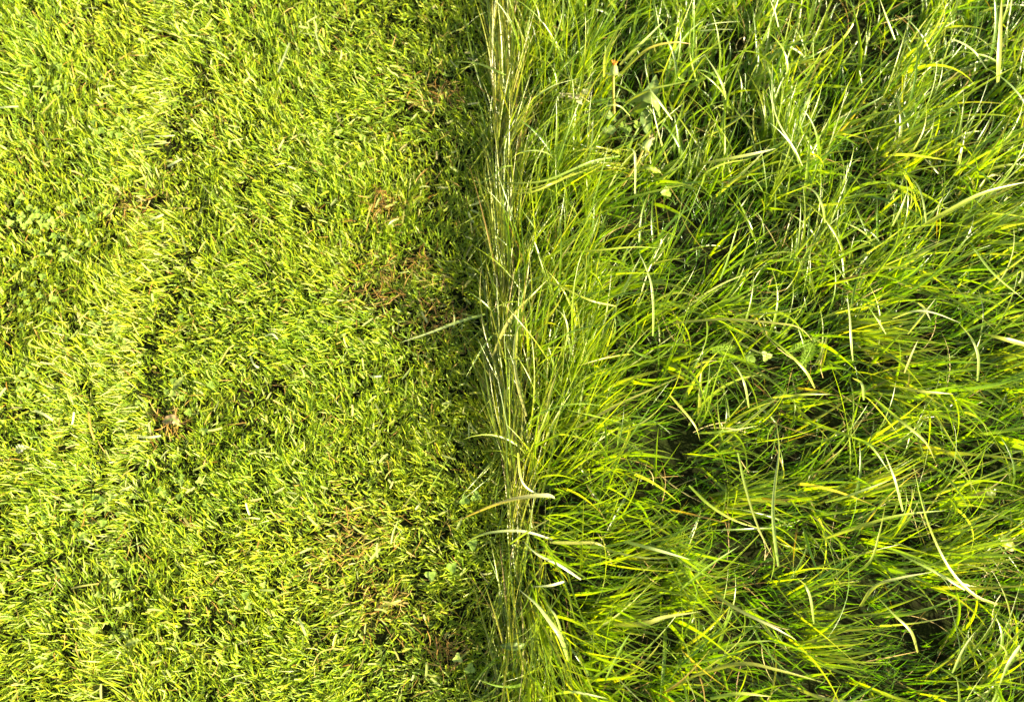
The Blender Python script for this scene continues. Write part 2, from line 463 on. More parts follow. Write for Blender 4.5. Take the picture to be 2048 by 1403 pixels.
def long_grass():
    # lower tier: dense fine leaves, greens darkened to paint in the shade of the gaps
    n = 50000
    x, y = scatter(n, -0.08, XMAX, YMIN, YMAX)
    ex = edge_x(y)
    ok = (x > ex + 0.012) & (rng.random(n) < gap_keep(x, y) ** .5) & (rng.random(n) < 0.5 + 0.9 * noise(x, y, .05, 41))
    ok &= in_view(x, y, 200) | (rng.random(n) < .5)
    x, y = x[ok], y[ok]; n = len(x)
    az = flow_angle(x, y) + rng.normal(0, .65, n)
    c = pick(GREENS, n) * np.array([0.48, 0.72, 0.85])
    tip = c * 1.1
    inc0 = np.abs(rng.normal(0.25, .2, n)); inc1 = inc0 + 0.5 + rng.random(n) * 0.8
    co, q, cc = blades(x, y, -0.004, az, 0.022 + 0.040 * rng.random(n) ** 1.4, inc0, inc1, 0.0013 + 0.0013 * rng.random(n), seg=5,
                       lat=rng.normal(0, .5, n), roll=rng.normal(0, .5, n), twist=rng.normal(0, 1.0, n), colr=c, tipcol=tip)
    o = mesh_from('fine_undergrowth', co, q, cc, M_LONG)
    tag(o, 'dense fine green leaves low in the unmown grass, colour darkened as shade', 'undergrowth', kind='stuff')

    # main canopy: clumps leaning along the flow
    nc = 3500
    cx, cy = scatter(nc, -0.06, XMAX, YMIN, YMAX)
    _, pyk = to_px(cx, cy)
    thin = np.clip((noise(cx, cy, .040, 81) - .30) * 2.8, .04, 1)
    thin = thin * np.clip((pyk - 500) / 400, .35, 1) + (1 - np.clip((pyk - 500) / 400, .35, 1))
    ok = (cx > edge_x(cy) + 0.016) & (rng.random(nc) < gap_keep(cx, cy)) & (rng.random(nc) < thin)
    cx, cy = cx[ok], cy[ok]; nc = len(cx)
    base = flow_angle(cx, cy)
    off = rng.normal(0, .46, nc)
    cross = rng.random(nc)
    pxc, pyc = to_px(cx, cy)
    off = np.where(cross < .17, -1.0 + rng.normal(0, .35, nc), off)
    off = np.where((cross > .80), .8 + rng.normal(0, .4, nc), off)
    off = np.where((cross > .92), rng.normal(0, 2.0, nc), off)
    k = rng.integers(2, 10, nc)
    idx = np.repeat(np.arange(nc), k); n = len(idx)
    x = cx[idx] + rng.normal(0, .008, n); y = cy[idx] + rng.normal(0, .008, n)
    az = (base + off)[idx] + rng.normal(0, .46, n)
    inc0 = np.abs(rng.normal(0.38, .22, n)); inc1 = inc0 + 0.65 + rng.random(n) * 0.95
    near = np.clip((x - edge_x(y)) / 0.10, 0, 1)
    length = (0.060 + 0.105 * rng.random(n) ** 1.3) * (0.8 + 0.4 * rng.random(nc)[idx]) * (0.9 + .1 * near)
    width = (0.0024 + 0.0030 * rng.random(n) ** 1.8) * (0.85 + .5 * rng.random(nc)[idx] ** 2)
    wide = rng.random(n) < .03
    width[wide] *= 1.55
    c = pick(GREENS, n)
    tone = rng.random(nc)[idx][:, None]
    c = c * (np.array([0.80, 0.95, 1.3]) * (1 - tone) + np.array([1.25, 1.18, 0.8]) * tone)
    s = rng.random(n) < .06
    c[s] = pick(YELLOWS, s.sum())
    s = rng.random(n) < .05
    c[s] = pick(PALE, s.sum())
    s = rng.random(n) < .015
    c[s] = pick(STRAW, s.sum())
    tip = c.copy()
    s = rng.random(n) < .3
    tip[s] = 0.5 * tip[s] + 0.5 * pick(YELLOWS, s.sum())
    co, q, cc = blades(x, y, -0.004, az, length, inc0, inc1, width, seg=11, lat=rng.normal(0, .8, n),
                       roll=rng.normal(0, .45, n), twist=rng.normal(0, 1.1, n), colr=c, tipcol=tip, power=1.1)
    # tufts that spray out in one direction
    parts = [(co, q, cc)]
    for tx_, ty_, ta, sp, m, ln, yf in TUFTS:
        g = P(tx_, ty_, 0.0)
        x = g[0] + rng.normal(0, .013, m); y = g[1] + rng.normal(0, .013, m)
        c = pick(GREENS, m) * np.array([1.05, 1.05, 1.0])
        s = rng.random(m) < yf
        c[s] = pick(YELLOWS, s.sum())
        inc0 = rng.normal(.55, .15, m)
        parts.append(blades(x, y, 0.0, R(ta) + rng.normal(0, R(sp) * 1.4, m), ln * (.75 + .5 * rng.random(m)), inc0, inc0 + .6 + .6 * rng.random(m),
                            .0022 + .0026 * rng.random(m) ** 1.5, seg=11, lat=rng.normal(0, .3, m), roll=rng.normal(0, .4, m),
                            twist=rng.normal(0, .8, m), colr=c, power=.8))
    co, q, cc = join(parts)
    o = mesh_from('long_grass', co, q, cc, M_LONG)
    tag(o, 'long unmown grass arching in tangled clumps over the right half', 'long grass', kind='stuff')

    # dead stems deep inside
    n = 1500
    x, y = scatter(n, -0.05, XMAX, YMIN, YMAX)
    ok = x > edge_x(y) + .01
    x, y = x[ok], y[ok]; n = len(x)
    co, q, cc = blades(x, y, 0.004 + 0.03 * rng.random(n), rng.random(n) * 6.283, 0.03 + 0.08 * rng.random(n), 1.2 + rng.random(n) * .4,
                       1.5 + rng.random(n) * .4, 0.0008 + 0.0012 * rng.random(n), seg=6, lat=rng.normal(0, .8, n),
                       roll=rng.normal(0, .6, n), twist=rng.normal(0, 1, n), colr=pick(STRAW, n) * .9)
    o = mesh_from('dead_stems', co, q, cc, M_DRY)
    tag(o, 'dead straw stems lying low inside the unmown grass', 'dead grass', kind='stuff')

    # band of combed-over blades along the cut edge
    n = 1200
    y = YMIN + (YMAX - YMIN) * rng.random(n)
    ex = edge_x(y)
    x = ex + 0.002 + np.abs(rng.normal(0, 0.023, n)) * (.55 + .9 * noise(y * 0, y, .09, 57))
    _, py = to_px(x, y)
    up = np.where(py > 1120, rng.random(n) < .25, rng.random(n) < .90)
    az = np.where(up, R(86), R(-84)) + rng.normal(0, .20, n) + 0.6 * (noise(x, y, .12, 55) - .5) - 0.10 * np.clip((x - ex) / .03, 0, 1) * np.where(up, 1, -1)
    length = 0.07 + 0.12 * rng.random(n)
    c = pick(GREENS, n) * np.array([1.1, 1.0, 1.0])
    s = rng.random(n) < .42
    c[s] = pick(YELLOWS, s.sum()) * np.array([.95, .88, .8])
    s = rng.random(n) < .07
    c[s] = pick(STRAW, s.sum())
    inc0 = np.clip(np.where(rng.random(n) < .4, rng.normal(.6, .15, n), rng.normal(1.0, .2, n)), .15, 1.4)
    co, q, cc = blades(x, y, 0.012 * rng.random(n), az, length, inc0, np.clip(inc0 + .4 + .5 * rng.random(n), 1.1, 1.66), 0.0014 + 0.0016 * rng.random(n), seg=10,
                       lat=rng.normal(0, .32, n), roll=rng.normal(0, .5, n), twist=rng.normal(0, .9, n), colr=c, power=.7)
    o = mesh_from('combed_edge_grass', co, q, cc, M_LONG)
    tag(o, 'olive grass combed flat in a band along the cut edge', 'edge grass', kind='stuff')

    # upright fringe right behind the combed band: its height throws the shade on the lawn
    n = 2300
    y = YMIN + (YMAX - YMIN) * rng.random(n)
    ex = edge_x(y)
    x = ex + 0.034 + 0.12 * rng.random(n) ** 1.1
    tall = rng.random(n) < .33
    keep = rng.random(n) < .35 + .9 * noise(x * 0, y, .05, 91)
    x, y, tall = x[keep], y[keep], tall[keep]; n = len(x)
    az = flow_angle(x, y) + rng.normal(0, .6, n)
    c = pick(GREENS, n)
    s = rng.random(n) < .10
    c[s] = pick(YELLOWS, s.sum())
    inc0 = np.abs(rng.normal(.22, .15, n))
    co, q, cc = blades(x, y, -0.004, az, (0.060 + 0.065 * rng.random(n)) * np.where(tall, 1.7, 1), inc0, inc0 + .55 + .9 * rng.random(n), 0.0020 + 0.0018 * rng.random(n),
                       seg=9, lat=rng.normal(0, .7, n), roll=rng.normal(0, .6, n), twist=rng.normal(0, 1.1, n), colr=c, power=1.6)
    o = mesh_from('edge_fringe', co, q, cc, M_LONG)
    tag(o, 'fresh upright green grass standing just behind the combed edge', 'long grass', kind='stuff')

    # stragglers hanging from the edge on to the lawn
    n = 420
    y = YMIN + (YMAX - YMIN) * rng.random(n)
    x = edge_x(y) + 0.01 * rng.random(n)
    az = np.where(rng.random(n) < .6, R(108), R(245)) + rng.normal(0, .25, n)
    co, q, cc = blades(x, y, 0.01, az, 0.04 + 0.07 * rng.random(n), .8 + .3 * rng.random(n), 1.5 + .4 * rng.random(n),
                       0.0013 + 0.001 * rng.random(n), seg=8, lat=rng.normal(0, .5, n), roll=rng.normal(0, .5, n),
                       twist=rng.normal(0, 1, n), colr=pick(np.concatenate([GREENS, YELLOWS]), n), flat_floor=.012)
    o = mesh_from('edge_stragglers', co, q, cc, M_LONG)
    tag(o, 'thin loose blades straying from the cut edge over the mown lawn', 'edge grass', kind='stuff')


long_grass()


# ------------------------------------------------------------------ single traced blades
def catmull(pts, n):
    pts = np.asarray(pts, float)
    p = np.concatenate([[2 * pts[0] - pts[1]], pts, [2 * pts[-1] - pts[-2]]])
    out = []
    m = len(pts) - 1
    for t in np.linspace(0, m - 1e-6, n):
        i = int(t); u = t - i
        a, b, c, d = p[i], p[i + 1], p[i + 2], p[i + 3]
        out.append(0.5 * ((2 * b) + (c - a) * u + (2 * a - 5 * b + 4 * c - d) * u * u + (3 * b - a - 3 * c + d) * u ** 3))
    return np.array(out)


COL = {'w': (0.46, 0.50, 0.25), 'p': (0.26, 0.36, 0.055), 'g': (0.17, 0.27, 0.035), 'y': (0.33, 0.37, 0.035),  # the white tone also paints sun glints, besides dried blades
       'o': (0.23, 0.25, 0.035), 't': (0.36, 0.34, 0.09), 'r': (0.44, 0.27, 0.07), 'l': (0.24, 0.34, 0.03)}


def hero(pts, zs, wpx, code, label, cat='grass blade', group=None, name='grass_blade', ends='taper', fold=.18, roll=0.0, twist=0.0):
    """pts: photo pixels base -> tip; zs: heights in cm (same count or 2-3 values)"""
    pts = np.array(pts, float)
    t = np.linspace(0, 1, len(pts))
    z = np.interp(t, np.linspace(0, 1, len(zs)), zs) / 100.0
    if max(zs) >= 8: z = z + 0.011
    w3 = P(pts[:, 0], pts[:, 1], z)
    seg = 16
    c = catmull(w3, seg + 1)
    d = np.gradient(c, axis=0); d /= np.linalg.norm(d, axis=1)[:, None]
    up = np.array([0, 0, 1.0])
    side = np.cross(up, d); side /= np.maximum(np.linalg.norm(side, axis=1)[:, None], 1e-4)
    nv = np.cross(d, side)
    s = np.linspace(0, 1, seg + 1)
    rl = roll + twist * s
    sv = side * np.cos(rl)[:, None] + nv * np.sin(rl)[:, None]
    n2 = nv * np.cos(rl)[:, None] - side * np.sin(rl)[:, None]
    if ends == 'taper':
        prof = (0.6 + 0.4 * np.minimum(1, s * 5)) * np.clip(1 - s ** 3.0, .03, 1)
    elif ends == 'spindle':
        prof = np.clip(np.sin(np.pi * (0.06 + .88 * s)), .1, 1)
    else:
        prof = 0.8 + 0.2 * np.sin(np.pi * s)
    depth = np.linalg.norm(c - CAM, axis=1)
    w = (wpx * 0.78 * 1.46 / FPX * prof)[:, None]
    c0 = c.mean(0)
    Lf = c - sv * w * .5; Rt = c + sv * w * .5
    Ct = c - n2 * w * fold
    co = np.stack([Lf, Ct, Rt], 1).reshape(-1, 3)
    qs = []
    for i in range(seg):
        a = i * 3; b = a + 3
        qs += [[a, a + 1, b + 1, b], [a + 1, a + 2, b + 2, b + 1]]
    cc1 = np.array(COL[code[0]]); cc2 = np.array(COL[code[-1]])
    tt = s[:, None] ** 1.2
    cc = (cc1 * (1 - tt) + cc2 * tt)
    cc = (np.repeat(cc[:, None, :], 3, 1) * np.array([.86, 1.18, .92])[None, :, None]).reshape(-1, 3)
    base = c[0].copy()
    o = mesh_from(name, co - base, np.array(qs), cc, M_HERO)
    o.location = base
    tag(o, label, cat, group)
    return o


LG = 'long grass blades that stand out'
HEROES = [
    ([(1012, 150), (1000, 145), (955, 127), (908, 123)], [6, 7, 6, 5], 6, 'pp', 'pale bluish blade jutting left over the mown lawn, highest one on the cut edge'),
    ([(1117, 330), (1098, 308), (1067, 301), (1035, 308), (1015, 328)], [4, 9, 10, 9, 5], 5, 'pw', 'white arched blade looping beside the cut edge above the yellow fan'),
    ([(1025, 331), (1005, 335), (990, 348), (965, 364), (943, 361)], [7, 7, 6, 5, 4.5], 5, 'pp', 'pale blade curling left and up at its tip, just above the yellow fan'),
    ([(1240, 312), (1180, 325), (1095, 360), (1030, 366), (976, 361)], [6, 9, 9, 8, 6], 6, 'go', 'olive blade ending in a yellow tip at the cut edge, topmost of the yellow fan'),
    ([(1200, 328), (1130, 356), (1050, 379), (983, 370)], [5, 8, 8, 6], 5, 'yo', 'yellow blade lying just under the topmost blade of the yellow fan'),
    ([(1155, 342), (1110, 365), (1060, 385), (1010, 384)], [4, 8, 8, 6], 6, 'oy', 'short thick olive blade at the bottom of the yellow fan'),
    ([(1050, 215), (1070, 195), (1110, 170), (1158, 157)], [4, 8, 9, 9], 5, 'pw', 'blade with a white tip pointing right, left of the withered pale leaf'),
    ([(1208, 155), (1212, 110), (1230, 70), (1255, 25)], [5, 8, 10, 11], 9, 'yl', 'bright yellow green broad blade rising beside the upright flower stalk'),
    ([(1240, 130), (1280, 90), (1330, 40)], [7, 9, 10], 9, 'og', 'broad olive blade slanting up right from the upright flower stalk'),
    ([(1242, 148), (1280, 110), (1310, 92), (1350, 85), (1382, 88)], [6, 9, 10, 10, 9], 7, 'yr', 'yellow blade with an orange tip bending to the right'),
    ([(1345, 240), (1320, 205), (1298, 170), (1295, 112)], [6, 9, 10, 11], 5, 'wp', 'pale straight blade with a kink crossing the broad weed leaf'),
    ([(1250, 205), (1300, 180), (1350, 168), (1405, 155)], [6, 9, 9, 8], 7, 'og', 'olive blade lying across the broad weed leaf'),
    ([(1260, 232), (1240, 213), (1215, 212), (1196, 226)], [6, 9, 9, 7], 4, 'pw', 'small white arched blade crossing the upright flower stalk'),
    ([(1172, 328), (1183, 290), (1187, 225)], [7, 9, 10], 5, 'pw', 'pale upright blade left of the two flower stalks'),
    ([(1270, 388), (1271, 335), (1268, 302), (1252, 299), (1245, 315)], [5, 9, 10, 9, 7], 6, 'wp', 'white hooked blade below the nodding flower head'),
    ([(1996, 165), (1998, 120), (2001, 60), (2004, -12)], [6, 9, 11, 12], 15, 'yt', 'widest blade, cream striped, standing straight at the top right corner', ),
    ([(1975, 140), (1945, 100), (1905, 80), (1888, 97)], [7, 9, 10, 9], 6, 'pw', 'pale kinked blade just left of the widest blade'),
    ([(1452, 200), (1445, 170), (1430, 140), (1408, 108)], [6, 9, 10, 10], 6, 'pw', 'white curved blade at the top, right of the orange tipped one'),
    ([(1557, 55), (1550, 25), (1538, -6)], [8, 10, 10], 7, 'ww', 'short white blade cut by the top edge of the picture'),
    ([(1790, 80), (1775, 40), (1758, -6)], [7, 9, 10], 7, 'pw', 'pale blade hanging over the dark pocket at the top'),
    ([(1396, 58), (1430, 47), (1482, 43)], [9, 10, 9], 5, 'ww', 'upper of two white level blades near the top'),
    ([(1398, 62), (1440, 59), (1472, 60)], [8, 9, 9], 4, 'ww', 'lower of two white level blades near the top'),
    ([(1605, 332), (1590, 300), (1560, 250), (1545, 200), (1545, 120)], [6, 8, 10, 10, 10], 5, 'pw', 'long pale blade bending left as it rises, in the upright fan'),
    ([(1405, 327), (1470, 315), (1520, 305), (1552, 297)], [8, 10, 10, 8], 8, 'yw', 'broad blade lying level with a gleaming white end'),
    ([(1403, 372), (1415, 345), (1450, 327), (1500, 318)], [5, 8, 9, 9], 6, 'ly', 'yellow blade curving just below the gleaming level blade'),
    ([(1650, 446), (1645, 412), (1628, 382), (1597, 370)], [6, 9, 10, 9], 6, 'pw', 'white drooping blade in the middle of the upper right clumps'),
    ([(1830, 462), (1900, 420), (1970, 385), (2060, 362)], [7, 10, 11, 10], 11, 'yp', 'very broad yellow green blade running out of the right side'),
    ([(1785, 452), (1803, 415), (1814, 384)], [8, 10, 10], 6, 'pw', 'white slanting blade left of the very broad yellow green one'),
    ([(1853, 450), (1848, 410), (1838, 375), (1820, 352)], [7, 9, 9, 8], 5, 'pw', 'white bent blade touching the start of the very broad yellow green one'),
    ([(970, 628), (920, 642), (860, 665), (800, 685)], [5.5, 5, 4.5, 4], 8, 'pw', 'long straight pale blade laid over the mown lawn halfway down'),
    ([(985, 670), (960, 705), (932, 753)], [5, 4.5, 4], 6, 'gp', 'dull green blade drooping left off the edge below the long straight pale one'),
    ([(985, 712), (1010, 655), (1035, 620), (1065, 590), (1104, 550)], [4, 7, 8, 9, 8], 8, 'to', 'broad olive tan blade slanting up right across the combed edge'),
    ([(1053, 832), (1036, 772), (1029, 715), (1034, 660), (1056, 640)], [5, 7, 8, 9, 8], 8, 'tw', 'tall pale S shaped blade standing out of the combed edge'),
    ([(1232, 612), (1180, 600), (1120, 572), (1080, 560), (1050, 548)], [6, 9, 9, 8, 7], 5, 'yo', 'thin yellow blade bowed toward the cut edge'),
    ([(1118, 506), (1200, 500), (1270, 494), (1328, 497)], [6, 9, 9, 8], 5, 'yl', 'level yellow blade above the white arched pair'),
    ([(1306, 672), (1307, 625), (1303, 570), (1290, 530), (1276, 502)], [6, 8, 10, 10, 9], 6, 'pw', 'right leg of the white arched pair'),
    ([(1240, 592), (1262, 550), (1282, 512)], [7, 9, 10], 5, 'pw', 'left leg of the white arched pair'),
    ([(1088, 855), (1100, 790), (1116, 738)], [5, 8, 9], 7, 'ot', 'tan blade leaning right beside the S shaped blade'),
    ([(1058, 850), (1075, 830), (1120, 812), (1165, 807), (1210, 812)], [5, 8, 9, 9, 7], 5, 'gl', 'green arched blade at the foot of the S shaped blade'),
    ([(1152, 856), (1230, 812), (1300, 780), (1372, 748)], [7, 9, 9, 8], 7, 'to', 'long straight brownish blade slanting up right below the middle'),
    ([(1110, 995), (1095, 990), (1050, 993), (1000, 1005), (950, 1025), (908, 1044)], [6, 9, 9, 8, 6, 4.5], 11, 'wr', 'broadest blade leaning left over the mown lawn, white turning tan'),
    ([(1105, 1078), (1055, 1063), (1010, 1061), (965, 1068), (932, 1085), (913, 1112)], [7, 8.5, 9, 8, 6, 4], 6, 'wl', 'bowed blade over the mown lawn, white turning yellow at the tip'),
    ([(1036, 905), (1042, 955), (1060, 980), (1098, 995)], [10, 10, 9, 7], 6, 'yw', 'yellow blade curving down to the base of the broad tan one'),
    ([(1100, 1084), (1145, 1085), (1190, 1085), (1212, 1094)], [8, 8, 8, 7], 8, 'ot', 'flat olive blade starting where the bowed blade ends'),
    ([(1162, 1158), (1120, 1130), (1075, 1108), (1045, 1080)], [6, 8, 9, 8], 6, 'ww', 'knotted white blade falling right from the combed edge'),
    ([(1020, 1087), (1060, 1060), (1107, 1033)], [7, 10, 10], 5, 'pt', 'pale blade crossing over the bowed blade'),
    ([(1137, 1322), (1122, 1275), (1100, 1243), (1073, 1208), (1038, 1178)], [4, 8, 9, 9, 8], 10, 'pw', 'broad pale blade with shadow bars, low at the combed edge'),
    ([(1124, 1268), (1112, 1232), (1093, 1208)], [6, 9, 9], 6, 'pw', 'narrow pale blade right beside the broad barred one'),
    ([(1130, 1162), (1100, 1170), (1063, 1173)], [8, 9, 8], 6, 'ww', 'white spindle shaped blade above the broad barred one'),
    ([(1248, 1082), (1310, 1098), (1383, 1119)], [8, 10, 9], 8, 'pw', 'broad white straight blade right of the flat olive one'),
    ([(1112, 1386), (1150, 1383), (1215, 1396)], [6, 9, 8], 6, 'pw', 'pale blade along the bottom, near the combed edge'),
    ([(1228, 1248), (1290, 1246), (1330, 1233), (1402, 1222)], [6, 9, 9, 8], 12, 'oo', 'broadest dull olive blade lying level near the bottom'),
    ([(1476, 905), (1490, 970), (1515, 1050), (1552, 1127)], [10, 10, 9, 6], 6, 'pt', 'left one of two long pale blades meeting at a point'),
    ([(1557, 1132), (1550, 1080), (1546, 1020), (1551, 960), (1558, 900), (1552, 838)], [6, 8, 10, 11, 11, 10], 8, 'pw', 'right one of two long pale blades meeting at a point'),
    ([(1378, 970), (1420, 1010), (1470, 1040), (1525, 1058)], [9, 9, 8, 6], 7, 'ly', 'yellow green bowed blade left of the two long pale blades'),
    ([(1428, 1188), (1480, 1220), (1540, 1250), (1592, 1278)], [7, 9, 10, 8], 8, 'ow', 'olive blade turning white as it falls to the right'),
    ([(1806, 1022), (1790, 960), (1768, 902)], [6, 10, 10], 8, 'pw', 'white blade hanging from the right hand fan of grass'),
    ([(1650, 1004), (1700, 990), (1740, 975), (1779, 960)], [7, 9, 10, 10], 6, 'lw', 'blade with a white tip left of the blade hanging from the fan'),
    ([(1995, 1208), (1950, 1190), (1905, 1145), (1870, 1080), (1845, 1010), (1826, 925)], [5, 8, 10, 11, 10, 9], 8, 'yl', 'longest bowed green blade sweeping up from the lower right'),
    ([(1720, 1212), (1750, 1172), (1800, 1155), (1872, 1142)], [6, 9, 10, 9], 8, 'yw', 'yellow green blade folding over with a white end'),
    ([(1930, 1178), (1880, 1148), (1830, 1122), (1770, 1092)], [7, 9, 9, 7], 7, 'pp', 'pale grey green blade crossing the foot of the longest bowed one'),
    ([(1628, 1246), (1622, 1200), (1612, 1172), (1594, 1155)], [6, 9, 10, 8], 6, 'pw', 'pale hooked blade under the two long pale blades'),
    ([(1836, 1305), (1822, 1262), (1790, 1230), (1750, 1188)], [5, 8, 9, 8], 7, 'op', 'dull blade falling down right into the lowest dark pocket'),
    ([(1700, 1152), (1740, 1122), (1758, 1070), (1771, 1008)], [6, 9, 10, 10], 6, 'ly', 'yellow upright curved blade above the folded one'),
    ([(1650, 1076), (1720, 1052), (1800, 1030), (1892, 1020)], [6, 9, 10, 9], 8, 'yl', 'bright yellow green blade lying nearly level across the longest bowed one'),
    ([(1382, 1352), (1480, 1326), (1560, 1340), (1655, 1366)], [6, 9, 9, 6], 9, 'oo', 'broad olive wavy blade close to the bottom'),
    ([(1420, 1396), (1480, 1386), (1545, 1392)], [6, 8, 7], 9, 'ly', 'bright broad blade on the bottom edge under the wavy olive one'),
    ([(2062, 692), (2010, 678), (1958, 664)], [9, 11, 10], 11, 'yy', 'bright yellow broad blade entering from the right side'),
    ([(1706, 722), (1703, 690), (1700, 640), (1694, 585)], [6, 9, 10, 9], 7, 'pw', 'white upright blade with a grey midrib in the centre of the long grass'),
    ([(1345, 646), (1450, 638), (1550, 646), (1600, 656), (1632, 690)], [7, 9, 10, 9, 6], 8, 'ot', 'long pale olive blade lying level across the middle'),
    ([(1948, 497), (1990, 550), (2058, 606)], [8, 10, 9], 8, 'pp', 'pale green straight blade falling to the right side'),
    ([(1955, 762), (1957, 715), (1945, 680), (1918, 646)], [6, 9, 10, 8], 7, 'pw', 'white bowed blade hanging from the dried white tuft'),
    ([(1630, 776), (1610, 740), (1570, 700), (1515, 655)], [6, 9, 10, 9], 7, 'yl', 'yellow green blade arching down right past the feathery leaf'),
    ([(1498, 815), (1490, 770), (1478, 742), (1462, 722)], [6, 9, 9, 8], 6, 'pw', 'white bent blade left of the yellow green arching one'),
    ([(1772, 668), (1755, 640), (1738, 614)], [7, 9, 9], 6, 'pp', 'grey green short blade beside the white upright one'),
    ([(1809, 746), (1822, 712), (1836, 680)], [7, 9, 10], 6, 'tw', 'pale leaning blade below the dried white tuft'),
    ([(1728, 800), (1724, 768), (1704, 755)], [7, 9, 8], 7, 'pw', 'small white arched blade above the fan of grass'),
    ([(1780, 770), (1840, 782), (1908, 788)], [7, 10, 9], 8, 'yt', 'broad tan level blade on the fan of grass'),
    ([(1750, 798), (1800, 840), (1850, 882), (1872, 926)], [7, 10, 9, 6], 7, 'lt', 'tan tipped blade, lowest of the fan of grass'),
    ([(1700, 872), (1740, 890), (1778, 942)], [6, 9, 8], 8, 'lg', 'bright green broad blade under the fan of grass'),
    ([(1545, 795), (1600, 789), (1664, 788)], [6, 9, 8], 6, 'yl', 'yellow level blade left of the fan of grass'),
    ([(1785, 637), (1830, 622), (1870, 626), (1922, 646)], [8, 10, 10, 9], 5, 'ww', 'longest strand of the dried white tuft'),
    ([(1815, 668), (1850, 625), (1872, 596)], [7, 10, 9], 5, 'ww', 'slanting strand of the dried white tuft'),
    ([(1835, 605), (1850, 618), (1862, 642)], [9, 10, 9], 6, 'ww', 'shortest strand of the dried white tuft'),
    ([(1440, 560), (1455, 520), (1470, 470), (1478, 440)], [6, 8, 10, 9], 5, 'gp', 'pale green upright blade above the long level olive one'),
    ([(1130, 700), (1136, 660), (1128, 632), (1105, 612)], [6, 8, 9, 8], 4, 'pw', 'thin white hooked blade right of the tan slanting one'),
    ([(1340, 790), (1362, 815), (1390, 850), (1400, 880)], [9, 9, 8, 6], 6, 'yo', 'olive blade hooked downward near the middle dark pocket'),
    ([(1398, 866), (1450, 862), (1520, 850)], [7, 9, 8], 5, 'lp', 'thin pale level blade under the middle dark pocket'),
    ([(1210, 1360), (1240, 1300), (1262, 1262)], [6, 8, 9], 6, 'lg', 'bright green blade rising under the dull olive one'),
    ([(1360, 1180), (1420, 1130), (1480, 1090)], [6, 9, 9], 6, 'lg', 'bright green blade slanting up right under the broad white straight one'),
    ([(2040, 1290), (2015, 1330), (1995, 1380)], [9, 10, 8], 7, 'wp', 'white blade slanting down in the lower right corner'),
    ([(1905, 1345), (1925, 1300), (1950, 1262)], [7, 9, 10], 6, 'pw', 'white upright blade near the lower right corner'),
]
for h in HEROES:
    hero(h[0], h[1], h[2], h[3], h[4], group=LG, roll=random.uniform(-.35, .35), twist=random.uniform(-.5, .5))

